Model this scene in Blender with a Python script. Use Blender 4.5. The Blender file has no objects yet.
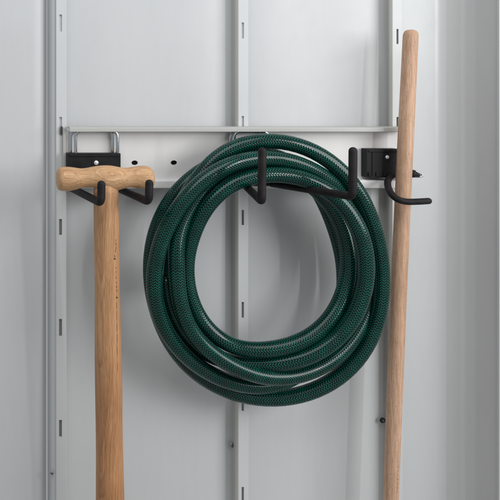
import bpy, bmesh, math, random
import numpy as np
from mathutils import Vector, Matrix

random.seed(4)
sc = bpy.context.scene
COL = sc.collection
S = 0.0014                      # metres per scene unit
D, CX, CY = 783.0, -92.0, 79.0  # camera distance from the rail and its lateral / vertical station

def at(x, y, d=0.0):
    """point d units in front of the rail face, seen at (x, y) of the 500 unit view -> metres"""
    k = (D - d) / D
    X = CX + (x - CX) * k; Y = CY + (y - CY) * k
    return Vector(((X - 250) * S, -d * S, (250 - Y) * S))

# ------------------------------------------------------------------ materials
def mat(name):
    m = bpy.data.materials.new(name); m.use_nodes = True
    nt = m.node_tree; b = nt.nodes['Principled BSDF']
    return m, nt, b
def nd(nt, t, **kw):
    n = nt.nodes.new(t)
    for k, v in kw.items():
        if k.startswith('i_'): n.inputs[k[2:].replace('_', ' ')].default_value = v
        else: setattr(n, k, v)
    return n
def mth(nt, op, a, b=None, c=None):
    n = nt.nodes.new('ShaderNodeMath'); n.operation = op
    for i, v in enumerate((a, b, c)):
        if v is None: continue
        if isinstance(v, (int, float)): n.inputs[i].default_value = v
        else: nt.links.new(v, n.inputs[i])
    return n.outputs[0]
def ramp(nt, fac, stops, interp='LINEAR'):
    r = nt.nodes.new('ShaderNodeValToRGB'); cr = r.color_ramp; cr.interpolation = interp
    while len(cr.elements) < len(stops): cr.elements.new(0.5)
    for e, (p, c) in zip(cr.elements, stops):
        e.position = p; e.color = (*c, 1) if len(c) == 3 else c
    nt.links.new(fac, r.inputs[0]); return r.outputs[0]
def mix(nt, fac, a, b, mode='MIX'):
    n = nt.nodes.new('ShaderNodeMix'); n.data_type = 'RGBA'; n.blend_type = mode
    for sock, v in ((n.inputs[0], fac), (n.inputs[6], a), (n.inputs[7], b)):
        if isinstance(v, (int, float)): sock.default_value = v
        elif isinstance(v, tuple): sock.default_value = (*v, 1)
        else: nt.links.new(v, sock)
    return n.outputs[2]

def paint(name, col, rough=0.38, peel=0.03, spec=0.5):
    m, nt, b = mat(name)
    tc = nd(nt, 'ShaderNodeTexCoord')
    n1 = nd(nt, 'ShaderNodeTexNoise', i_Scale=7.0, i_Detail=3.0)
    nt.links.new(tc.outputs['Object'], n1.inputs['Vector'])
    c = mix(nt, n1.outputs[0], tuple(v * 0.965 for v in col), tuple(min(1, v * 1.03) for v in col))
    mpd = nd(nt, 'ShaderNodeMapping'); nt.links.new(tc.outputs['Object'], mpd.inputs[0]); mpd.inputs['Scale'].default_value = (60, 60, 12)
    nd1 = nd(nt, 'ShaderNodeTexNoise', i_Scale=1.0, i_Detail=6.0, i_Roughness=0.7); nt.links.new(mpd.outputs[0], nd1.inputs['Vector'])
    c = mix(nt, 1.0, c, ramp(nt, nd1.outputs[0], [(0.30, (0.975, 0.975, 0.972)), (0.5, (1, 1, 1)), (0.75, (1.012, 1.012, 1.012))]), 'MULTIPLY')
    vd = nd(nt, 'ShaderNodeTexVoronoi', i_Scale=42.0); nt.links.new(tc.outputs['Object'], vd.inputs['Vector'])
    sd = nd(nt, 'ShaderNodeSeparateColor'); nt.links.new(vd.outputs['Color'], sd.inputs[0])
    fd = mth(nt, 'MULTIPLY', mth(nt, 'MULTIPLY', mth(nt, 'LESS_THAN', vd.outputs['Distance'], 0.028), mth(nt, 'GREATER_THAN', sd.outputs[0], 0.8)), 0.4)
    c = mix(nt, fd, c, tuple(v * 0.6 for v in col))
    nt.links.new(c, b.inputs['Base Color'])
    n3 = nd(nt, 'ShaderNodeTexNoise', i_Scale=40.0, i_Detail=4.0, i_Roughness=0.6)
    nt.links.new(tc.outputs['Object'], n3.inputs['Vector'])
    nt.links.new(mth(nt, 'MULTIPLY_ADD', n3.outputs[0], 0.14, rough - 0.07), b.inputs['Roughness'])
    b.inputs['Specular IOR Level'].default_value = spec
    n2 = nd(nt, 'ShaderNodeTexNoise', i_Scale=900.0, i_Detail=2.0)
    nt.links.new(tc.outputs['Object'], n2.inputs['Vector'])
    n4 = nd(nt, 'ShaderNodeTexNoise', i_Scale=5.0, i_Detail=1.5); nt.links.new(tc.outputs['Object'], n4.inputs['Vector'])
    bw = nd(nt, 'ShaderNodeBump', i_Strength=0.35, i_Distance=0.004); nt.links.new(n4.outputs[0], bw.inputs['Height'])
    bp = nd(nt, 'ShaderNodeBump', i_Strength=peel, i_Distance=0.001)
    nt.links.new(bw.outputs[0], bp.inputs['Normal'])
    nt.links.new(n2.outputs[0], bp.inputs['Height']); nt.links.new(bp.outputs[0], b.inputs['Normal'])
    return m
M_WALL = paint('grey_powder_coat', (0.582, 0.598, 0.609), 0.45)
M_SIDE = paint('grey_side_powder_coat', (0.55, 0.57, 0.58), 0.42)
M_RET = paint('shaded_return_grey', (0.51, 0.52, 0.52), 0.42)  # outer fold and wall edge: their shade is put into the colour
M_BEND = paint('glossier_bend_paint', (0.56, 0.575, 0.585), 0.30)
M_POST = paint('light_upright_powder_coat', (0.61, 0.63, 0.64), 0.45)
M_RAIL = paint('off_white_rail_paint', (0.75, 0.74, 0.737), 0.45)
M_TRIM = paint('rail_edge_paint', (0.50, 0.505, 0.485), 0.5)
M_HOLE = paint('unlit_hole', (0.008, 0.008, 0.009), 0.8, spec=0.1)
M_DARK = paint('dark_recess', (0.07, 0.075, 0.08), 0.7)  # shade inside recesses, put into the colour

def black_rubber():
    m, nt, b = mat('black_dipped_rubber')
    b.inputs['Base Color'].default_value = (0.0145, 0.0125, 0.0135, 1)
    b.inputs['Roughness'].default_value = 0.62
    b.inputs['Specular IOR Level'].default_value = 0.22
    tc = nd(nt, 'ShaderNodeTexCoord')
    n = nd(nt, 'ShaderNodeTexNoise', i_Scale=700.0, i_Detail=3.0); nt.links.new(tc.outputs['Object'], n.inputs['Vector'])
    bp = nd(nt, 'ShaderNodeBump', i_Strength=0.35, i_Distance=0.0006)
    nt.links.new(n.outputs[0], bp.inputs['Height']); nt.links.new(bp.outputs[0], b.inputs['Normal'])
    n2 = nd(nt, 'ShaderNodeTexNoise', i_Scale=90.0, i_Detail=4.0); nt.links.new(tc.outputs['Object'], n2.inputs['Vector'])
    c = ramp(nt, n2.outputs[0], [(0.35, (0.010, 0.009, 0.010)), (0.75, (0.024, 0.020, 0.022))])
    nt.links.new(c, b.inputs['Base Color'])
    return m
M_RUB = black_rubber()
def black_plastic():
    m, nt, b = mat('black_moulded_plastic')
    tc = nd(nt, 'ShaderNodeTexCoord')
    n2 = nd(nt, 'ShaderNodeTexNoise', i_Scale=60.0, i_Detail=5.0); nt.links.new(tc.outputs['Object'], n2.inputs['Vector'])
    nt.links.new(ramp(nt, n2.outputs[0], [(0.3, (0.009, 0.009, 0.010)), (0.8, (0.020, 0.020, 0.022))]), b.inputs['Base Color'])
    nt.links.new(mth(nt, 'MULTIPLY_ADD', n2.outputs[0], 0.3, 0.38), b.inputs['Roughness'])
    b.inputs['Specular IOR Level'].default_value = 0.2
    return m
M_PLA = black_plastic()
def chrome():
    m, nt, b = mat('chromed_wire')
    b.inputs['Metallic'].default_value = 1; b.inputs['Roughness'].default_value = 0.16
    b.inputs['Base Color'].default_value = (0.62, 0.66, 0.70, 1)
    return m
M_CHR = chrome()
def steel():
    m, nt, b = mat('zinc_screw')
    b.inputs['Metallic'].default_value = 1; b.inputs['Roughness'].default_value = 0.32
    b.inputs['Base Color'].default_value = (0.36, 0.37, 0.38, 1)
    return m
M_ZNC = steel()

def wood(name, along, dark, mid, light, ring=260.0, warp=0.004, off=(0, 0, 0), pore=1.0, squash=(1, 1, 1), rough=0.5, ringmix=1.0, figure=(6, 6, 1.4)):
    """growth layers cut by the surface + fine long pores"""
    m, nt, b = mat(name)
    tc = nd(nt, 'ShaderNodeTexCoord')
    mp = nd(nt, 'ShaderNodeMapping'); nt.links.new(tc.outputs['Object'], mp.inputs[0])
    mp.inputs['Location'].default_value = off
    # slow warp, stretched along the grain
    mpw = nd(nt, 'ShaderNodeMapping'); nt.links.new(tc.outputs['Object'], mpw.inputs[0]); mpw.inputs['Scale'].default_value = figure
    nw = nd(nt, 'ShaderNodeTexNoise', i_Scale=5.0, i_Detail=2.0, i_Roughness=0.45); nt.links.new(mpw.outputs[0], nw.inputs['Vector'])
    sub = nd(nt, 'ShaderNodeVectorMath', operation='SUBTRACT'); nt.links.new(nw.outputs['Color'], sub.inputs[0]); sub.inputs[1].default_value = (0.5, 0.5, 0.5)
    scl = nd(nt, 'ShaderNodeVectorMath', operation='SCALE'); nt.links.new(sub.outputs[0], scl.inputs[0]); scl.inputs['Scale'].default_value = warp
    add = nd(nt, 'ShaderNodeVectorMath', operation='ADD'); nt.links.new(mp.outputs[0], add.inputs[0]); nt.links.new(scl.outputs[0], add.inputs[1])
    sq = nd(nt, 'ShaderNodeVectorMath', operation='MULTIPLY'); nt.links.new(add.outputs[0], sq.inputs[0]); sq.inputs[1].default_value = squash
    ln = nd(nt, 'ShaderNodeVectorMath', operation='LENGTH'); nt.links.new(sq.outputs[0], ln.inputs[0])
    r = mth(nt, 'MULTIPLY', ln.outputs['Value'], ring)
    n0 = nd(nt, 'ShaderNodeTexNoise', i_Scale=1.3, i_Detail=1.0); n0.noise_dimensions = '1D'; nt.links.new(r, n0.inputs['W'])
    rr = mth(nt, 'ADD', r, mth(nt, 'MULTIPLY', n0.outputs[0], 1.1))
    f = mth(nt, 'FRACT', rr)
    ringc = ramp(nt, f, [(0.0, light), (0.5, mid), (0.85, tuple(0.55 * a_ + 0.45 * b_ for a_, b_ in zip(dark, mid))), (0.95, mid), (1.0, light)])
    # pores
    mpp = nd(nt, 'ShaderNodeMapping'); nt.links.new(tc.outputs['Object'], mpp.inputs[0])
    sv = [1500, 1500, 1500]; sv[along] = 45; mpp.inputs['Scale'].default_value = sv
    npz = nd(nt, 'ShaderNodeTexNoise', i_Scale=1.0, i_Detail=3.0, i_Roughness=0.6); nt.links.new(mpp.outputs[0], npz.inputs['Vector'])
    pm = ramp(nt, npz.outputs[0], [(0.38, (0.66, 0.60, 0.55)), (0.56, (1, 1, 1))])
    mpq = nd(nt, 'ShaderNodeMapping'); nt.links.new(tc.outputs['Object'], mpq.inputs[0])
    sv = [300, 300, 300]; sv[along] = 9; mpq.inputs['Scale'].default_value = sv
    nq = nd(nt, 'ShaderNodeTexNoise', i_Scale=1.0, i_Detail=4.0); nt.links.new(mpq.outputs[0], nq.inputs['Vector'])
    qm = ramp(nt, nq.outputs[0], [(0.3, (0.84, 0.79, 0.73)), (0.7, (1.08, 1.09, 1.08))])
    base = mix(nt, ringmix, mid, ringc)
    c = mix(nt, 0.75 * pore, base, pm, 'MULTIPLY')
    c = mix(nt, 0.9, c, qm, 'MULTIPLY')
    nb = nd(nt, 'ShaderNodeTexNoise', i_Scale=14.0, i_Detail=2.0); nt.links.new(tc.outputs['Object'], nb.inputs['Vector'])
    c = mix(nt, 1.0, c, ramp(nt, nb.outputs[0], [(0.3, (0.88, 0.86, 0.83)), (0.7, (1.06, 1.06, 1.06))]), 'MULTIPLY')
    nt.links.new(c, b.inputs['Base Color'])
    b.inputs['Roughness'].default_value = rough
    b.inputs['Specular IOR Level'].default_value = 0.35
    bp = nd(nt, 'ShaderNodeBump', i_Strength=0.25, i_Distance=0.0004)
    nt.links.new(npz.outputs[0], bp.inputs['Height']); nt.links.new(bp.outputs[0], b.inputs['Normal'])
    return m
M_GRIP = wood('ash_grip_wood', 0, (0.40, 0.20, 0.09), (0.68, 0.425, 0.235), (0.78, 0.53, 0.325), ring=370, warp=0.005,
              off=(0.205, 0.030, -0.062), squash=(0.05, 1.0, 0.85), rough=0.45, ringmix=0.72, figure=(3.0, 5, 5))
M_SHAFT = wood('ash_shaft_wood', 2, (0.37, 0.17, 0.078), (0.60, 0.345, 0.185), (0.72, 0.46, 0.265), ring=330, warp=0.014,
               off=(0.30, 0.14, 0.3), squash=(0.9, 1.0, 0.03), rough=0.45, ringmix=0.6, figure=(5, 5, 1.3))
M_POLE = wood('beech_pole_wood', 2, (0.50, 0.30, 0.205), (0.65, 0.43, 0.305), (0.72, 0.50, 0.37), ring=160, warp=0.02,
              off=(-0.3, 0.16, 0.0), squash=(0.8, 1.0, 0.02), rough=0.5, ringmix=0.45, figure=(6, 6, 1.6))
def stain(m):
    nt = m.node_tree; b = nt.nodes['Principled BSDF']; src = b.inputs['Base Color'].links[0].from_socket
    tc = nd(nt, 'ShaderNodeTexCoord'); sp_ = nd(nt, 'ShaderNodeSeparateXYZ'); nt.links.new(tc.outputs['Object'], sp_.inputs[0])
    mr = nd(nt, 'ShaderNodeMapRange'); nt.links.new(sp_.outputs[2], mr.inputs[0])
    mr.inputs[1].default_value = 0.05; mr.inputs[2].default_value = -0.33
    nt.links.new(mix(nt, 1.0, src, ramp(nt, mr.outputs[0], [(0.0, (1.03, 1.03, 1.03)), (1.0, (0.88, 0.76, 0.66))]), 'MULTIPLY'), b.inputs['Base Color'])
stain(M_SHAFT)
# beech flecks on the pole
def flecks(m):
    nt = m.node_tree; b = nt.nodes['Principled BSDF']
    src = b.inputs['Base Color'].links[0].from_socket
    tc = nd(nt, 'ShaderNodeTexCoord'); mp = nd(nt, 'ShaderNodeMapping'); nt.links.new(tc.outputs['Object'], mp.inputs[0])
    mp.inputs['Scale'].default_value = (900, 900, 330)
    v = nd(nt, 'ShaderNodeTexVoronoi', i_Scale=1.0); nt.links.new(mp.outputs[0], v.inputs['Vector'])
    sep = nd(nt, 'ShaderNodeSeparateColor'); nt.links.new(v.outputs['Color'], sep.inputs[0])
    near = mth(nt, 'LESS_THAN', v.outputs['Distance'], 0.27)
    few = mth(nt, 'GREATER_THAN', sep.outputs[0], 0.84)
    f = mth(nt, 'MULTIPLY', mth(nt, 'MULTIPLY', near, few), 0.65)
    nt.links.new(mix(nt, f, src, (0.20, 0.10, 0.06)), b.inputs['Base Color'])
flecks(M_POLE)
def scorch():
    m, nt, b = mat('dark_ink_mark'); b.inputs['Base Color'].default_value = (0.055, 0.028, 0.015, 1); b.inputs['Roughness'].default_value = 0.7
    return m
M_MARK = scorch()
def ink():
    m, nt, b = mat('faded_stamp_ink'); b.inputs['Base Color'].default_value = (0.20, 0.12, 0.08, 1); b.inputs['Roughness'].default_value = 0.7
    return m
M_INK = ink()

NT = 12          # threads each way round the hose
def hose_mat():
    m, nt, b = mat('green_braided_hose')
    uv = nd(nt, 'ShaderNodeUVMap'); uv.uv_map = 'UVMap'
    sp = nd(nt, 'ShaderNodeSeparateXYZ'); nt.links.new(uv.outputs[0], sp.inputs[0])
    U, V = sp.outputs[0], sp.outputs[1]          # U in scene units along, V 0..1 round
    tc = nd(nt, 'ShaderNodeTexCoord')
    nw = nd(nt, 'ShaderNodeTexNoise', i_Scale=120.0, i_Detail=2.0); nt.links.new(tc.outputs['Object'], nw.inputs['Vector'])
    wob = mth(nt, 'MULTIPLY', mth(nt, 'SUBTRACT', nw.outputs[0], 0.5), 0.35)
    u = mth(nt, 'ADD', mth(nt, 'DIVIDE', U, 2.5), wob)
    v = mth(nt, 'MULTIPLY', V, float(NT))
    def tent(x):      # 0..1, one at the middle of each period
        return mth(nt, 'SUBTRACT', 1.0, mth(nt, 'MULTIPLY', mth(nt, 'ABSOLUTE', mth(nt, 'SUBTRACT', mth(nt, 'FRACT', x), 0.5)), 2.0))
    col_ = tent(v)                                        # ribs of the braid round the hose
    zig = tent(mth(nt, 'ADD', u, mth(nt, 'MULTIPLY', col_, 0.85)))
    rib = mth(nt, 'ABSOLUTE', mth(nt, 'SUBTRACT', mth(nt, 'MULTIPLY', col_, 2.0), 1.0))      # 1 at the folds between ribs
    h1 = mth(nt, 'MULTIPLY', zig, mth(nt, 'SUBTRACT', 1.06, mth(nt, 'MULTIPLY', mth(nt, 'POWER', rib, 3.0), 0.38)))
    h2 = mth(nt, 'MAXIMUM', tent(mth(nt, 'ADD', u, mth(nt, 'MULTIPLY', v, 1.5))), tent(mth(nt, 'SUBTRACT', u, mth(nt, 'MULTIPLY', v, 1.5))))
    h = mth(nt, 'ADD', mth(nt, 'MULTIPLY', h1, 0.80), mth(nt, 'MULTIPLY', h2, 0.20))
    nz = nd(nt, 'ShaderNodeTexNoise', i_Scale=60.0, i_Detail=3.0); nt.links.new(tc.outputs['Object'], nz.inputs['Vector'])
    hh = mth(nt, 'ADD', h, mth(nt, 'MULTIPLY', mth(nt, 'SUBTRACT', nz.outputs[0], 0.5), 0.3))
    col = ramp(nt, hh, [(0.32, (0.0004, 0.0075, 0.0062)), (0.56, (0.0009, 0.022, 0.0175)), (0.78, (0.0025, 0.066, 0.050)), (0.96, (0.008, 0.195, 0.150))])
    nt.links.new(col, b.inputs['Base Color'])
    b.inputs['Roughness'].default_value = 0.30
    nt.links.new(mth(nt, 'MULTIPLY', mth(nt, 'POWER', hh, 2.0), 0.26), b.inputs['Specular IOR Level'])
    b.inputs['Specular Tint'].default_value = (0.80, 1.0, 0.95, 1)
    b.inputs['Coat IOR'].default_value = 1.45
    b.inputs['Coat Weight'].default_value = 0.68; b.inputs['Coat Roughness'].default_value = 0.085
    b.inputs['Coat Tint'].default_value = (0.85, 1.0, 0.96, 1)
    bp = nd(nt, 'ShaderNodeBump', i_Strength=0.55, i_Distance=0.0006); nt.links.new(h, bp.inputs['Height']); nt.links.new(bp.outputs[0], b.inputs['Normal'])
    bp2 = nd(nt, 'ShaderNodeBump', i_Strength=0.12, i_Distance=0.0005); nt.links.new(h, bp2.inputs['Height']); nt.links.new(bp2.outputs[0], b.inputs['Coat Normal'])
    return m
M_HOSE = hose_mat()

# ------------------------------------------------------------------ mesh helpers
class MB:
    def __init__(s): s.v = []; s.f = []; s.uv = []; s.sm = []
    def add(s, vs, fs, smooth=False, uvs=None):
        o = len(s.v); s.v += [tuple(v) for v in vs]
        for i, f in enumerate(fs):
            s.f.append([o + k for k in f]); s.sm.append(smooth)
            s.uv.append(uvs[i] if uvs else None)
    def box(s, x0, x1, z0, z1, d0, d1):
        """x, y of the view at the rail plane (true parallel box), depths d0..d1 (d1 nearer the viewer)"""
        def p(x, y, d): return ((x - 250) * S, -d * S, (250 - y) * S)
        vs = [p(x, y, d) for d in (d0, d1) for y in (z0, z1) for x in (x0, x1)]
        s.add(vs, [(0, 1, 3, 2), (4, 6, 7, 5), (0, 4, 5, 1), (2, 3, 7, 6), (0, 2, 6, 4), (1, 5, 7, 3)])
    def tube(s, pts, rad, seg=20, cap=True, usc=1.0, u0=0.0, flat=None):
        pts = [Vector(p) for p in pts]; n = len(pts)
        if isinstance(rad, (int, float)): rad = [rad] * n
        if cap:   # rounded ends
            for end in (0, 1):
                p, q = (pts[0], pts[1]) if end == 0 else (pts[-1], pts[-2])
                r = rad[0] if end == 0 else rad[-1]
                dr = (p - q).normalized(); ext = []; er = []
                for k in range(1, 6):
                    t = k / 5 * math.pi / 2 * 0.985
                    ext.append(p + dr * r * math.sin(t)); er.append(r * math.cos(t))
                if end == 0: pts = ext[::-1] + pts; rad = er[::-1] + list(rad)
                else: pts = pts + ext; rad = list(rad) + er
        n = len(pts)
        tan = [(pts[min(i + 1, n - 1)] - pts[max(i - 1, 0)]).normalized() for i in range(n)]
        up = Vector((0, 0, 1)) if abs(tan[0].z) < 0.9 else Vector((1, 0, 0))
        nx = tan[0].cross(up).normalized(); rings = []; U = u0; us = []
        for i in range(n):
            nx = (nx - tan[i] * nx.dot(tan[i])).normalized(); ny = tan[i].cross(nx)
            if i: U += (pts[i] - pts[i - 1]).length / S
            us.append(U)
            rings.append([pts[i] + (nx * math.cos(2 * math.pi * k / seg) + ny * math.sin(2 * math.pi * k / seg)) * rad[i] for k in range(seg)])
        vs = [v for r in rings for v in r]; fs = []; uvs = []
        for i in range(n - 1):
            for k in range(seg):
                k2 = (k + 1) % seg
                fs.append((i * seg + k, i * seg + k2, (i + 1) * seg + k2, (i + 1) * seg + k))
                a, b2 = k / seg, (k + 1) / seg
                uvs.append([(us[i], a), (us[i], b2), (us[i + 1], b2), (us[i + 1], a)])
        fs.append(tuple(range(seg))[::-1]); uvs.append([(us[0], k / seg) for k in range(seg)])
        fs.append(tuple((n - 1) * seg + k for k in range(seg))); uvs.append([(us[-1], k / seg) for k in range(seg)])
        s.add(vs, fs, True, uvs)
    def prism(s, prof, z0, z1):
        """vertical extrusion of an (x, depth) profile between view heights"""
        n = len(prof)
        vs = [((x - 250) * S, -d * S, (250 - z) * S) for z in (z0, z1) for x, d in prof]
        s.add(vs, [(i, i + 1, n + i + 1, n + i) for i in range(n - 1)])
    def build(s, name, m, parent=None, origin=None, bevel=0, weld=False, seg=2):
        me = bpy.data.meshes.new(name)
        o0 = Vector(origin) if origin is not None else Vector((0, 0, 0))
        me.from_pydata([tuple(Vector(v) - o0) for v in s.v], [], s.f)
        uvl = me.uv_layers.new(name='UVMap'); li = 0
        for f, uv in zip(s.f, s.uv):
            for k in range(len(f)):
                if uv: uvl.data[li].uv = uv[k]
                li += 1
        me.polygons.foreach_set('use_smooth', s.sm)
        bm = bmesh.new(); bm.from_mesh(me)
        if weld: bmesh.ops.remove_doubles(bm, verts=bm.verts, dist=1e-6)
        bmesh.ops.recalc_face_normals(bm, faces=bm.faces); bm.to_mesh(me); bm.free()
        me.materials.append(m)
        o = bpy.data.objects.new(name, me); COL.objects.link(o)
        if origin is not None: o.location = o0
        if parent is not None:
            o.parent = parent
            o.location = o0 - parent_world(parent)
        if bevel:
            md = o.modifiers.new('bevel', 'BEVEL'); md.width = bevel; md.segments = seg; md.limit_method = 'ANGLE'
            md.angle_limit = math.radians(40); md.harden_normals = False
            me.polygons.foreach_set('use_smooth', [True] * len(me.polygons))
            w = o.modifiers.new('wn', 'WEIGHTED_NORMAL'); w.keep_sharp = True
        return o
def parent_world(o):
    p = Vector(o.location)
    while o.parent: o = o.parent; p += Vector(o.location)
    return p
def empty(name, loc):
    o = bpy.data.objects.new(name, None); COL.objects.link(o); o.location = loc; o.empty_display_size = 0.02
    return o
def tag(o, label=None, cat=None, group=None, kind=None):
    for k, v in (('label', label), ('category', cat), ('group', group), ('kind', kind)):
        if v: o[k] = v
    return o
def spline(ctrl, n=8):
    P = [Vector(c) for c in ctrl]; P = [P[0] * 2 - P[1]] + P + [P[-1] * 2 - P[-2]]; out = []
    for i in range(1, len(P) - 2):
        for k in range(n):
            t = k / n; a, b, c, d = P[i - 1:i + 3]
            out.append(0.5 * ((2 * b) + (c - a) * t + (2 * a - 5 * b + 4 * c - d) * t * t + (3 * b - a - 3 * c + d) * t ** 3))
    out.append(P[-2]); return out
def fillet(pts, r, n=8):
    """polyline with rounded corners"""
    pts = [Vector(p) for p in pts]; out = [pts[0]]
    for i in range(1, len(pts) - 1):
        a, b, c = pts[i - 1], pts[i], pts[i + 1]
        ra = min(r, (a - b).length * 0.49, (c - b).length * 0.49)
        p0 = b + (a - b).normalized() * ra; p1 = b + (c - b).normalized() * ra
        for k in range(n + 1):
            t = k / n; out.append(p0 * (1 - t) ** 2 + b * 2 * t * (1 - t) + p1 * t * t)
    out.append(pts[-1]); return out

# ------------------------------------------------------------------ the steel wall
PANEL = -13.0      # depth of the sheet behind the uprights
POSTD = -2.0       # depth of the uprights' faces
Z0, Z1 = -330, 800
# left sheet
mb = MB()
prof = [(-420, -10), (-60, -10), (34, -10), (40, -10.6), (44, -12), (47.4, -15.5), (49.5, -19)]
mb.prism(prof, Z0, Z1); o = mb.build('wall_left', M_WALL, weld=True); tag(o, kind='structure')
o.data.polygons.foreach_set('use_smooth', [True] * len(o.data.polygons))
# back sheets, faintly cushioned between the uprights
mb = MB()
for x0, x1 in ((66, 231), (249, 385)):
    n = 14; pr = []
    for i in range(n + 1):
        t = i / n; pr.append((x0 + (x1 - x0) * t, PANEL - 1.6 + 1.6 * (1 - (2 * t - 1) ** 6) + 0.5 * math.sin(t * 9)))
    mb.prism([(x0 - 3, PANEL - 1.9)] + pr + [(x1 + 9, PANEL - 1.9)], Z0, Z1)
wb = mb.build('wall_back', M_WALL); tag(wb, kind='structure')
wb.data.polygons.foreach_set('use_smooth', [True] * len(wb.data.polygons))
# right sheet that folds out into the side wall
mb = MB()
pr = [(396, -6.8), (400, -6.5), (432, -6.5)]
bx_, bd_ = 439.5, -6.5
pr.append((bx_, bd_))
for k in range(1, 15):       # generous rolled bend, then the sheet runs out towards the front
    th_ = math.radians(30) * k / 14; bx_ += 0.72 * math.cos(th_); bd_ += 0.72 * math.sin(th_); pr.append((bx_, bd_))
for k in range(30):
    pxs = CX + (bx_ - CX) * D / (D - bd_)
    if pxs > 495.5: break
    th_ = math.radians(30 + 42 * ((pxs - 450) / 46) ** 0.8) if pxs > 450 else math.radians(30)
    if 460.5 < pxs < 463: th_ -= math.radians(26)
    bx_ += 1.6 * math.cos(th_); bd_ += 1.6 * math.sin(th_); pr.append((bx_, bd_))
x, d = pr[-1]
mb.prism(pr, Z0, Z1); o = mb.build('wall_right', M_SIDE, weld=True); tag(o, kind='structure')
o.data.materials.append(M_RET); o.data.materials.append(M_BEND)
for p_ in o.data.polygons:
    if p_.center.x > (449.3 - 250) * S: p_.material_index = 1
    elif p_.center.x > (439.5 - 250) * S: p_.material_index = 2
o.data.polygons.foreach_set('use_smooth', [True] * len(o.data.polygons))
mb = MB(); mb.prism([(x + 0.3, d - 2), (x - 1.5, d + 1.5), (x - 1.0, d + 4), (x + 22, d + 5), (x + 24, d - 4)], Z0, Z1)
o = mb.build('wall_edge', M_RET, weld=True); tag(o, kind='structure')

def upright(x_back, x_face0, x_face1, x_end, slots, ridge, sx0, sx1, label):
    root = empty('wall_upright', at(x_face0, 500, 0)); tag(root, label, 'upright', 'slotted uprights of the wall')
    mb = MB()
    if ridge:
        prof = [(x_back, -19), (x_back + 1.0, -8), (x_back + 1.9, -5.6), (x_back + 3.2, -4.6), (x_back + 6.0, -3.9), (x_back + 6.9, -3.6), (x_face0 - 0.5, POSTD - 0.4), (x_face0, POSTD)]
    else:
        prof = [(x_back - 0.6, PANEL - 2.2), (x_back + 0.3, PANEL - 0.2), (x_face0 - 2.2, POSTD - 2.0), (x_face0 - 0.7, POSTD - 0.35), (x_face0, POSTD)]
    mb.prism(prof, Z0, Z1); fo = mb.build('folded_side', M_POST if ridge else M_TRIM, root, weld=True)
    if ridge: fo.data.polygons.foreach_set('use_smooth', [True] * len(fo.data.polygons))
    mb = MB()
    # face with real slots
    def q(xa, xb, ya, yb, d=POSTD):
        mb.add([((x - 250) * S, -d * S, (250 - y) * S) for x, y in ((xa, ya), (xb, ya), (xb, yb), (xa, yb))], [(0, 1, 2, 3)])
    cur = Z0
    for ya, yb in slots:
        q(x_face0, x_face1, cur, ya); q(x_face0, sx0, ya, yb); q(sx1, x_face1, ya, yb); cur = yb
        # slot thickness
        for (xa, za, xb, zb) in ((sx0, ya, sx1, ya), (sx1, ya, sx1, yb), (sx1, yb, sx0, yb), (sx0, yb, sx0, ya)):
            mb.add([((xa - 250) * S, -POSTD * S, (250 - za) * S), ((xb - 250) * S, -POSTD * S, (250 - zb) * S),
                    ((xb - 250) * S, (-POSTD + 1.7) * S, (250 - zb) * S), ((xa - 250) * S, (-POSTD + 1.7) * S, (250 - za) * S)], [(0, 1, 2, 3)])
    q(x_face0, x_face1, cur, Z1)
    mb.prism([(x_face1, POSTD), (x_face1 + 0.6, POSTD - 0.6), (x_face1 + 0.8, PANEL)], Z0, Z1)
    mb.build('slotted_face', M_POST, root, weld=True)
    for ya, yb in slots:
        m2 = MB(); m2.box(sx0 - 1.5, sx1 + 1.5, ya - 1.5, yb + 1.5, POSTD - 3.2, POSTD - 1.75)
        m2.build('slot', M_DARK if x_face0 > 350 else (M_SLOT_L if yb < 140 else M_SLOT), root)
    return root
M_SLOT = paint('slot_back_shaded', (0.21, 0.215, 0.215), 0.6)  # slot backing with the inner shade painted into its grey
M_SLOT_L = paint('slot_back_lit', (0.62, 0.63, 0.64), 0.6)  # same backing, painted lighter as if lit inside, for the upper slots
def wx(x, d):  # true lateral position for something seen at x when it lies at depth d
    return CX + (x - CX) * (D - d) / D
def wz(y, d): return CY + (y - CY) * (D - d) / D
def sl(*pairs): return [(wz(a, POSTD), wz(b, POSTD)) for a, b in pairs]
upright(wx(48.2, -15), wx(56.3, -2), wx(66, -2), 0, sl((-90, -73), (14.5, 31.5), (117, 135), (219, 235), (319, 336), (420, 437), (522, 539)), True, wx(59, -2), wx(62, -2),
        'leftmost slotted grey steel upright, behind the end of the rail beside the wooden T-shaped grip')
upright(wx(231.6, -14), wx(238.6, -2), wx(248, -2), 0, sl((-80, -64), (22.5, 38.5), (116, 134), (210, 225), (302, 318), (396, 411), (487, 503)), False, wx(241.6, -2), wx(244, -2),
        'middle slotted grey steel upright, running down behind the green hose coil')
upright(wx(385.6, -14), wx(392.8, -2), wx(402, -2), 0, sl((-75, -59), (29, 44), (117, 133), (215, 231), (310, 326), (410, 425), (505, 520)), False, wx(396.6, -2), wx(398.6, -2),
        'rightmost slotted grey steel upright, half hidden behind the long wooden pole')

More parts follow.
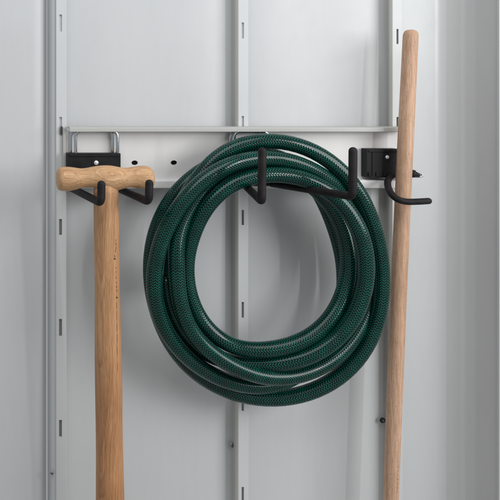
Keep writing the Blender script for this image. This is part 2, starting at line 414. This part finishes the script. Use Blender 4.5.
def dome_screw(x, y, d, r, name, label, grp):
    root_o = at(x, y, d); mb = MB(); seg = 20
    rings = []
    for k in range(6):
        t = k / 5 * math.pi / 2; rr = r * math.cos(t) + 0.0001; h = r * 0.55 * math.sin(t)
        rings.append([root_o + Vector((rr * math.cos(2 * math.pi * i / seg), -h / 1.0, rr * math.sin(2 * math.pi * i / seg))) for i in range(seg)])
    vs = [v for q in rings for v in q]; fs = [(k * seg + i, k * seg + (i + 1) % seg, (k + 1) * seg + (i + 1) % seg, (k + 1) * seg + i) for k in range(5) for i in range(seg)]
    fs.append(tuple(5 * seg + i for i in range(seg)))
    mb.add(vs, fs, True); o = mb.build(name, M_ZNC, origin=root_o, weld=True)
    # drive recess
    m2 = MB(); c = Vector((root_o.x, root_o.y - r * 0.5, root_o.z))
    for a in (0, 1):
        w, hh = (r * 0.55, r * 0.13) if a == 0 else (r * 0.13, r * 0.55)
        m2.add([c + Vector((sx * w, dy, sz * hh)) for dy in (-r * 0.09 - 0.00002 * a, r * 0.1) for sx, sz in ((-1, -1), (1, -1), (1, 1), (-1, 1))],
               [(0, 1, 2, 3), (4, 5, 6, 7), (0, 1, 5, 4), (1, 2, 6, 5), (2, 3, 7, 6), (3, 0, 4, 7)])
    m2.build('cross_recess', M_DARK, o)
    tag(o, label, 'screw', grp); return o
dome_screw(51.8, 473, -3.0, 1.9 * S, 'screw', 'small steel screw in the fold of the leftmost upright, low on the left', 'small screws in the uprights')
dome_screw(231.8, 445, -11, 2.7 * S, 'screw', 'small steel screw in the side of the middle upright, below the hose coil', 'small screws in the uprights')
so = dome_screw(382.5, 420.3, -10, 2.8 * S, 'screw', 'dark steel screw just left of the lower part of the long pole', 'small screws in the uprights')
so.data.materials[0] = M_PLA

# ------------------------------------------------------------------ the rail
rail = empty('tool_rail', at(68, 187, 0)); tag(rail, 'long off-white steel rail with small oval holes, screwed across the three uprights', 'rail')
mb = MB()
holes = [(134.7, 162.8), (173.9, 162.7), (213, 162.6), (252, 162.6), (291, 162.5), (330, 162.4)]
RX0, RX1, RY0, RY1 = 66.0, 402.0, 131.0, 180.0
# face plate with holes: strips, each hole a ring of quads
xs = [RX0]; 
def fq(pts, d=0.0): mb.add([((x - 250) * S, -d * S, (250 - y) * S) for x, y in pts], [tuple(range(len(pts)))])
cur = RX0; HW = 6
for hx, hy in holes:
    fq([(cur, RY0), (hx - HW, RY0), (hx - HW, RY1), (cur, RY1)])
    fq([(hx - HW, RY0), (hx + HW, RY0), (hx + HW, hy - HW), (hx - HW, hy - HW)])
    fq([(hx - HW, hy + HW), (hx + HW, hy + HW), (hx + HW, RY1), (hx - HW, RY1)])
    n = 24; inner = [(hx + 3.2 * math.cos(2 * math.pi * k / n), hy + 2.3 * math.sin(2 * math.pi * k / n)) for k in range(n)]
    outer = []
    for k in range(n):
        c, s_ = math.cos(2 * math.pi * k / n), math.sin(2 * math.pi * k / n); m_ = max(abs(c), abs(s_)); outer.append((hx + HW * c / m_, hy + HW * s_ / m_))
    for k in range(n):
        k2 = (k + 1) % n; fq([outer[k], outer[k2], inner[k2], inner[k]])
        mb.add([((inner[k][0] - 250) * S, 0, (250 - inner[k][1]) * S), ((inner[k2][0] - 250) * S, 0, (250 - inner[k2][1]) * S),
                ((inner[k2][0] - 250) * S, 1.4 * S, (250 - inner[k2][1]) * S), ((inner[k][0] - 250) * S, 1.4 * S, (250 - inner[k][1]) * S)], [(0, 1, 2, 3)])
    cur = hx + HW
fq([(cur, RY0), (RX1, RY0), (RX1, RY1), (cur, RY1)])
mb.build('face_plate', M_RAIL, rail)
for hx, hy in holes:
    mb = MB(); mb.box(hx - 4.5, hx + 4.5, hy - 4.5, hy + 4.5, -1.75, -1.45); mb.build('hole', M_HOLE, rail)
def lip(prof, x0, x1, name, m, sm=True):
    mb = MB(); n = len(prof)
    vs = [((x - 250) * S, -d * S, (250 - y) * S) for x in (x0, x1) for d, y in prof]
    mb.add(vs, [(i, (i + 1) % n, n + (i + 1) % n, n + i) for i in range(n)] + [tuple(range(n))[::-1], tuple(range(n, 2 * n))])
    return mb.build(name, m, rail, bevel=0.6 * S)
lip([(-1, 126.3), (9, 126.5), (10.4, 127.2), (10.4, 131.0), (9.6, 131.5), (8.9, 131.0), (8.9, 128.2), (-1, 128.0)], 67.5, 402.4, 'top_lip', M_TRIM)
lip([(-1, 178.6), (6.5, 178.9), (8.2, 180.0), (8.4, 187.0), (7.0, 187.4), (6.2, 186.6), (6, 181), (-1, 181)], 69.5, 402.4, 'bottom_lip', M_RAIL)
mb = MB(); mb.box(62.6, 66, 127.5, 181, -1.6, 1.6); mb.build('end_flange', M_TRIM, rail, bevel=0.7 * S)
mb = MB(); mb.box(60.6, 62.8, 126.5, 134.5, -1.6, -0.6); mb.build('end_slot_shade', M_DARK, rail)  # dark block in place of a slot, its shade in the colour

# ------------------------------------------------------------------ hooks
def wire_bail(x0, x1, ytop, ybot, root, depths=(2.4, 7.4), r=1.7, dx=4.9, rc=6.5):
    for i, d in enumerate(depths):
        ox = 0 if i == 0 else dx
        pts = fillet([at(x0 + ox, ybot, d), at(x0 + ox, ytop, d), at(x1 + ox, ytop, d), at(x1 + ox, ybot, d)], rc * S, 10)
        mb = MB(); mb.tube(pts, r * S, 14); mb.build('spring_wire', M_CHR, root)
def plate(x0, x1, y0, y1, root, screw=None, name='mounting_plate', feet=False):
    mb = MB()
    mb.box(x0, x1, y0, y1, 1.2, 10.5)
    mb.box(x0 + 1.5, x1 - 1.5, y0 + 1.2, y0 + 3.2, 10.4, 11.3)
    o = mb.build(name, M_PLA, root, bevel=1.3 * S, seg=3)
    if screw:
        x, y, r = screw
        c = at(x, y, 11.4); m2 = MB(); seg = 18; rings = []
        for k in range(5):
            t = k / 4 * math.pi / 2
            rings.append([c + Vector((r * S * math.cos(t) * math.cos(2 * math.pi * i / seg), -r * S * 0.5 * math.sin(t), r * S * math.cos(t) * math.sin(2 * math.pi * i / seg))) for i in range(seg)])
        vs = [v for q in rings for v in q]
        m2.add(vs, [(k * seg + i, k * seg + (i + 1) % seg, (k + 1) * seg + (i + 1) % seg, (k + 1) * seg + i) for k in range(4) for i in range(seg)] + [tuple(range(seg))[::-1]], True)
        m2.build('screw_head', M_SCR, o)
        m3 = MB(); cc = at(x, y, 10.7); n = 24
        m3.add([cc + Vector((r * 1.9 * S * math.cos(2 * math.pi * i / n), -0.3 * S, r * 1.9 * S * math.sin(2 * math.pi * i / n))) for i in range(n)] +
               [cc + Vector((r * 1.9 * S * math.cos(2 * math.pi * i / n), 0.4 * S, r * 1.9 * S * math.sin(2 * math.pi * i / n))) for i in range(n)],
               [tuple(range(n))] + [(i, (i + 1) % n, n + (i + 1) % n, n + i) for i in range(n)], False)
        m3.build('screw_collar', M_RUB, o)
    return o
def mk_scr():
    m, nt, b = mat('bright_screw'); b.inputs['Metallic'].default_value = 0.4; b.inputs['Roughness'].default_value = 0.35
    b.inputs['Base Color'].default_value = (0.8, 0.8, 0.8, 1); return m
M_SCR = mk_scr()
def prong(pts, r, root, rc=7, name='prong'):
    mb = MB(); mb.tube(fillet(pts, rc * S, 10), r * S, 22); return mb.build(name, M_RUB, root)

hk = empty('tool_hook', at(95, 188, 0)); tag(hk, 'black double-pronged hook at the left end of the rail, carrying the wooden T-shaped grip', 'hook')
wire_bail(70.6, 112.6, 131.0, 156, hk)
plate(wx(67.6, 10), wx(120.6, 10), wz(153.3, 10), wz(187, 10), hk, (96.2, 162.8, 2.4))
prong([at(69, 187, 6), at(101.2, 203.2, 93), at(101.4, 184.5, 93)], 3.55, hk)
prong([at(113, 186, 6), at(148.9, 202.0, 93), at(149.3, 183.5, 93)], 3.55, hk)

hk = empty('tool_hook', at(262, 188, 0)); tag(hk, 'black wide double-pronged hook in the middle of the rail, carrying the coiled green hose', 'hook')
wire_bail(230.6, 264.8, 131.6, 158, hk, dx=3.6)
plate(wx(233, 10), wx(281, 10), wz(153.3, 10), wz(186, 10), hk)
prong([at(240, 180.5, 6), at(261.8, 201.5, 95), at(262.3, 151.5, 95)], 3.5, hk, rc=5)
prong([at(270, 183.2, 6), at(352.6, 196.6, 95), at(353.0, 151.0, 95)], 3.5, hk, rc=5)

hk = empty('tool_hook', at(392, 178, 0)); tag(hk, 'black single J-shaped hook at the right end of the rail, curling round the long pole', 'hook')
pl = plate(wx(366.3, 10), wx(398.0, 10), wz(148.8, 10), wz(177.4, 10), hk, (387.2, 157.2, 1.9))
mb = MB()
for x in (369.8, 377.5, 384.5): mb.box(wx(x - 1.6, 11), wx(x + 1.6, 11), wz(172.2, 11), wz(176.2, 11), 10.8, 11.6)
mb.box(wx(372, 11), wx(373, 11), wz(152, 11), wz(176, 11), 10.6, 11.1)
mb.build('moulded_foot', M_RUB, pl, bevel=0.3 * S)
J = spline([at(395, 174.5, 7), at(389.5, 177.8, 14), at(387.6, 184, 24), at(390.2, 192, 34), at(396.5, 198.6, 41), at(406, 201.6, 43.5), at(418, 201.6, 43.5), at(428.3, 201.0, 43.5)], 10)
mb = MB(); mb.tube(J, 3.0 * S, 22); mb.build('prong', M_RUB, hk)
mb = MB(); mb.tube(spline([at(398, 172, 6), at(411, 173.4, 14), at(418.5, 175.4, 16)], 6), [4.2 * S] * 5 + [3.9 * S] * 4 + [3.0 * S, 2.5 * S, 2 * S, 1.6 * S], 16); mb.build('clip_arm', M_PLA, hk)
mb = MB(); mb.tube(spline([at(408, 171, 10), at(415, 171.2, 10.5), at(421, 173.8, 11.5), at(422.3, 175.6, 12), at(418.5, 176.8, 12.5), at(411, 176.4, 11)], 8), 0.95 * S, 12)
mb.build('spring_wire', M_ZNC, hk)

# ------------------------------------------------------------------ T-handled shaft
sp = empty('spade_handle', at(108, 500, 50)); tag(sp, 'pale ash tool shaft topped by a bulging T-shaped grip, resting on the left hook', 'tool handle')
GD = 62
prof = [(57.2, 173.4, 186.0), (57.6, 170.3, 188.6), (59.5, 167.9, 190.3), (63, 167.0, 190.9), (69, 166.9, 190.8), (75, 167.6, 189.6), (81, 168.4, 188.0), (87, 167.9, 187.2),
        (93, 166.7, 187.6), (99, 165.8, 189.2), (105, 165.4, 190.9), (111, 165.6, 191.4), (117, 166.6, 190.4), (123, 167.6, 188.6), (128, 167.6, 187.6), (134, 166.7, 187.7), (140, 165.9, 188.6),
        (145, 165.9, 189.2), (149, 166.9, 189.0), (151.6, 169.0, 187.6), (152.7, 171.8, 185.4), (153.0, 174.0, 183.2)]
# resample smoothly
ctrl = [Vector(p) for p in prof]; prs = spline(ctrl, 5)
mb = MB(); seg = 40; rings = []
for p in prs:
    x, ya, yb = p; c = at(x, (ya + yb) / 2, GD); r = (yb - ya) / 2 * S * (D - GD) / D
    rings.append([c + Vector((0, r * 1.02 * math.cos(2 * math.pi * k / seg), r * math.sin(2 * math.pi * k / seg))) for k in range(seg)])
n = len(rings); vs = [v for q in rings for v in q]
fs = [(i * seg + k, i * seg + (k + 1) % seg, (i + 1) * seg + (k + 1) % seg, (i + 1) * seg + k) for i in range(n - 1) for k in range(seg)]
for e, base in ((0, 0), (1, (n - 1) * seg)):
    cc = sum((vs[base + k] for k in range(seg)), Vector()) / seg + Vector(((-0.35 if e == 0 else 0.35) * S, 0, 0)); vs.append(cc); ci = len(vs) - 1
    fs += [(base + k, base + (k + 1) % seg, ci) for k in range(seg)]
mb.add(vs, fs, True); mb.build('grip', M_GRIP, sp)
pts = []; rad = []
for i in range(46):
    y = 180 + i * 12; t = (y - 210) / 290
    dd = GD - 10 * max(0, t)
    pts.append(at(106.2 + 3.9 * t, y, dd))
    rad.append((12.05 + 1.7 * min(1.3, t) + 0.25 * math.sin(i * 0.5)) * S * (D - dd) / D)
rad[0] *= 0.9
mb = MB(); mb.tube(pts, rad, 44, cap=False); sh = mb.build('shaft', M_SHAFT, sp)

def marks(axis_pts, axis_rad, items, m, parent, name='ink_mark'):
    """small thin blobs laid on a round shaft: items = (y, angle offset units from axis, length, width)"""
    mb = MB()
    P = axis_pts
    def axis(y):
        a = (250 - y) * S
        for i in range(len(P) - 1):
            if P[i].z >= a >= P[i + 1].z:
                t = (P[i].z - a) / (P[i].z - P[i + 1].z); return P[i].lerp(P[i + 1], t), axis_rad[i] * (1 - t) + axis_rad[i + 1] * t
        return P[-1], axis_rad[-1]
    for y, off, ln, w in items:
        rows = []; n = 5
        for k in range(n):
            yy = y + ln * (k / (n - 1) - 0.5); c, r = axis(yy); r *= 1.004
            ww = w * (1 - (2 * k / (n - 1) - 1) ** 4 * 0.7)
            o_ = off + random.uniform(-0.12, 0.12)
            row = []
            for s_ in (-0.5, 0.5):
                xo = (o_ + s_ * ww) * S; yo = -math.sqrt(max(r * r - xo * xo, 0)); row.append(Vector((c.x + xo, c.y + yo, c.z)))
            rows.append(row)
        vs = [v for r_ in rows for v in r_]
        mb.add(vs, [(2 * k, 2 * k + 1, 2 * k + 3, 2 * k + 2) for k in range(n - 1)])
    return mb.build(name, m, parent)
it = []
for y in (232, 236, 238.5, 241.5, 246, 251, 256, 261.5, 266, 271, 277, 282, 286, 291, 294.5): it.append((y + 12, random.uniform(3.2, 4.3) , random.uniform(1.0, 2.6), random.uniform(0.4, 0.8)))
it = []
for y, dx, l, w in ((240, 0.5, 1, .9), (244, 0.4, 4, .5), (248, .3, 3, .6), (251, -.3, 3, .6), (256, -.9, 3, .6), (258.5, -1.4, 1.4, 1.5), (259, -.6, 1.2, 1.2), (268, .1, 1.6, .5), (272, .2, 1.4, .5), (278, .2, 2, .5),
                    (283, .4, 2.2, .5), (287, .5, 2.6, .6), (291, .7, 2.4, .6), (298, .6, 1.8, 1.8), (306, .3, 7, .4), (316, .3, 9, .35), (328, .2, 8, .4), (339, .2, 9, .35), (352, .1, 10, .35), (368, 0, 10, .3)):
    yy = CY + (y - CY) * (D - 70) / D
    it.append((yy, 5.6 + dx, l, w))
marks(pts, rad, it, M_MARK, sh)

# ------------------------------------------------------------------ long pole
px = [(410.4, 31.5)]; PD = 24
pts = []; rad = []
for i in range(60):
    y = 31.5 + i * 11.0; t = (y - 31.5) / 468.5
    bow = -1.0 * math.sin(min(1, t) * math.pi)
    pts.append(at(410.9 - 20.1 * t + bow, y, PD)); rad.append((6.75 + 0.3 * math.sin(min(t, 1) * math.pi)) * S * (D - PD) / D)
top = pts[0]; ax = (pts[0] - pts[1]).normalized()
ep = []; er = []
for h, f in ((-5, 1.0), (-3.2, 0.975), (-1.6, 0.92), (-0.2, 0.82), (0.8, 0.68), (1.4, 0.5), (1.75, 0.28), (1.85, 0.02)):
    ep.append(top + ax * h * S); er.append(rad[0] * f)
pts2 = ep[::-1] + pts[1:]; rad2 = er[::-1] + rad[1:]
mb = MB(); mb.tube(pts2, rad2, 36, cap=False)
pole = mb.build('wooden_pole', M_POLE, origin=at(380, 560, PD)); tag(pole, 'long plain beech pole with rounded top, leaning upright in the J-shaped hook on the right', 'pole')
marks(pts, rad, [(wz(y, PD), 2.1 - 0.0 * i, 1.3, 0.7) for i, y in enumerate((463.5, 467.8, 472, 476, 480.3, 484.6, 488.6))], M_INK, pole, 'stamped_mark')
fl = [(wz(150 + 6.2 * i + random.uniform(-1.5, 1.5), PD), random.choice((3.6, 4.1, 4.6, 5.0)) + random.uniform(-.4, .4), random.uniform(0.8, 1.8), random.uniform(0.4, 0.6)) for i in range(-17, 30) if random.random() < 0.7]

# ------------------------------------------------------------------ garden hose
OX, OY = 265.0, 270.0
HR = 7.4
# stations every 22.5 deg clockwise from the top: {angle: (radius seen, depth)}
turns = {
 'T':  {0: (130, 32), 45: (122, 34), 90: (115, 38), 135: (129, 34), 180: (128.5, 22), 225: (121.5, 18), 270: (114, 13), 315: (118, 14)},
 'S4': {0: (119, 14), 45: (86, 16), 90: (78.5, 26), 135: (93, 20), 180: (118, 34), 225: (117, 46), 270: (109.5, 50), 315: (106, 56)},
 'S2': {0: (112.5, 46), 45: (110, 34), 90: (106, 18), 135: (112, 40), 180: (107, 48), 225: (97, 54), 270: (86, 54), 315: (97, 36)},
 'S5': {0: (104, 22), 45: (92, 24), 90: (83, 46), 135: (81, 54), 180: (79, 56), 225: (82, 40), 270: (78, 36), 315: (85, 56)},
 'S3': {0: (95, 46), 45: (102, 54), 90: (101, 62), 135: (99, 60), 180: (94, 60), 225: (105, 22), 270: (98, 46), 315: (106.5, 36)},
}
extra = {('T', 22.5): (129, 32), ('S2', 22.5): (110.5, 42), ('T', 337.5): (117.5, 14), ('S3', 326): (112.5, 38), ('S3', 348): (129.5, 34), ('T', 112.5): (121, 36), ('T', 67.5): (115.5, 38), ('S3', 22.5): (98.5, 41), ('S2', 337.5): (111, 52),
         ('S3', 337.5): (124, 37), ('S3', 247.5): (102, 34), ('S3', 258): (100, 44), ('S3', 235): (104, 25), ('S3', 213): (102, 26), ('S3', 202.5): (98, 38), ('S2', 202.5): (99, 60), ('S5', 202.5): (83, 50), ('S2', 213): (97.3, 60), ('S5', 213): (83, 44), ('S4', 202.5): (117, 40), ('T', 202.5): (126, 20), ('S5', 247.5): (79, 40), ('S3', 292.5): (103, 32), ('S2', 247.5): (91, 54), ('S4', 247.5): (115.5, 48), ('T', 247.5): (115, 14), ('S5', 337.5): (92, 50), ('S5', 292.5): (81, 48), ('S2', 292.5): (93, 46), ('S4', 22.5): (104, 14),
         ('S4', 337.5): (111, 54), ('S3', 67.5): (102, 60), ('S2', 67.5): (107, 25)}
order = ['T', 'S4', 'S2', 'S5', 'S3']
keys = []
for i, nme in enumerate(order):
    st = dict(turns[nme]); st.update({a: v for (q, a), v in extra.items() if q == nme})
    for a in sorted(st): keys.append((i * 360 + a, *st[a]))
N = 5; PER = 96
ka = np.array([k[0] for k in keys], float); kr = np.array([k[1] for k in keys], float); kd = np.array([k[2] for k in keys], float)
ka3 = np.concatenate([ka - 1800, ka, ka + 1800]); kr3 = np.tile(kr, 3); kd3 = np.tile(kd, 3)
aa = np.arange(N * PER) * 360.0 / PER
def pchip(x, y, q):
    # cubic hermite with finite-difference slopes
    m = np.gradient(y, x); i = np.clip(np.searchsorted(x, q, side='right') - 1, 0, len(x) - 2)
    h = x[i + 1] - x[i]; t = (q - x[i]) / h
    return (2*t**3-3*t**2+1)*y[i] + (t**3-2*t**2+t)*h*m[i] + (-2*t**3+3*t**2)*y[i+1] + (t**3-t**2)*h*m[i+1]
R = pchip(ka3, kr3, aa).reshape(N, PER); Dp = pchip(ka3, kd3, aa).reshape(N, PER)
R0, D0 = R.copy(), Dp.copy()
def smooth(A, w):
    f = A.reshape(-1); g = f.copy()
    g = (1 - w) * f + w * 0.5 * (np.roll(f, 1) + np.roll(f, -1)); return g.reshape(N, PER)
MIN = 2 * HR + 0.5
for itn in range(260):
    dR = np.zeros_like(R); dD = np.zeros_like(Dp)
    for i in range(N):
        for j in range(i + 1, N):
            a = R[i] - R[j]; b = Dp[i] - Dp[j]; b = np.where(np.abs(b) < 0.5, np.sign(D0[i] - D0[j] + 1e-3) * 0.5, b)
            dist = np.hypot(a, b); pen = np.maximum(0, MIN - dist)
            dR[i] += 0.10 * pen * a / dist; dR[j] -= 0.10 * pen * a / dist
            dD[i] += 0.45 * pen * b / dist; dD[j] -= 0.45 * pen * b / dist
    R += dR; Dp += dD
    R += 0.03 * (R0 - R); Dp += 0.004 * (D0 - Dp)
    Dp = np.clip(Dp, 8.5, 82)
    R = smooth(R, 0.3); Dp = smooth(Dp, 0.5)
for k in range(6): R = smooth(R, 0.5); Dp = smooth(Dp, 0.5)
th = np.radians(aa.reshape(N, PER))
pts = []
for i in range(N):
    for k in range(PER):
        x = OX + R[i, k] * math.sin(th[i, k]); y = OY - R[i, k] * math.cos(th[i, k])
        pts.append(at(x, y, float(Dp[i, k])))
# the two cut ends meet between the strands on the left
def ring_pt(a_, r_, d_):
    return at(OX + r_ * math.sin(math.radians(a_)), OY - r_ * math.cos(math.radians(a_)), d_)
e = 4 * PER + int(PER * 270 / 360)
path = [ring_pt(*q) for q in ((258, 99, 14), (262, 99, 14), (266, 99.5, 14), (270, 100, 15), (274, 100.5, 17), (278, 101, 20), (282, 101.7, 24), (286, 102.3, 28))] + pts[e + 6:] + pts[:e]
hr = [HR * S * (1 + 0.012 * math.sin(i * 0.11) + 0.008 * math.sin(i * 0.37 + 1)) for i in range(len(path))]
mb = MB(); mb.tube(path, hr, 32, cap=False)
hose = mb.build('garden_hose', M_HOSE, origin=at(265, 398, 40)); tag(hose, 'coiled dark green garden hose with braided herringbone mesh, hanging from the middle hook', 'hose')

# ------------------------------------------------------------------ light
def area(name, loc, target, size, size_y, power, col):
    l = bpy.data.lights.new(name, 'AREA'); l.shape = 'RECTANGLE'; l.size = size; l.size_y = size_y; l.energy = power; l.color = col
    o = bpy.data.objects.new(name, l); COL.objects.link(o); o.location = loc
    o.rotation_euler = (Vector(target) - Vector(loc)).to_track_quat('-Z', 'Y').to_euler(); return o
area('key_softbox', (1.15, -1.12, 0.55), (0.0, 0, 0.0), 0.85, 0.75, 14.5, (1, 0.99, 0.98))
area('top_softbox', (-0.25, -1.0, 1.35), (0.0, 0, 0.22), 1.5, 0.8, 11.5, (0.985, 0.99, 1.0))
area('front_strip', (0.80, -1.45, 0.42), (0.05, 0, 0.05), 0.035, 0.8, 4.0, (1.0, 1.0, 1.0))
w = bpy.data.worlds.new('World'); sc.world = w; w.use_nodes = True
bg = w.node_tree.nodes['Background']; bg.inputs[0].default_value = (0.98, 0.995, 1.0, 1); bg.inputs[1].default_value = 0.34

# ------------------------------------------------------------------ camera
cam = bpy.data.cameras.new('camera'); co = bpy.data.objects.new('camera', cam); COL.objects.link(co)
co.location = ((CX - 250) * S, -D * S, (250 - CY) * S); co.rotation_euler = (math.radians(90), 0, 0)
cam.sensor_width = 36; cam.lens = 36 * D / 500
cam.shift_x = (250 - CX) / 500; cam.shift_y = -(250 - CY) / 500
cam.clip_start = 0.01; cam.clip_end = 50
sc.camera = co
sc.view_settings.view_transform = 'Standard'; sc.view_settings.look = 'None'; sc.view_settings.exposure = 0; sc.view_settings.gamma = 1
sc.render.resolution_x = 1024; sc.render.resolution_y = 1024
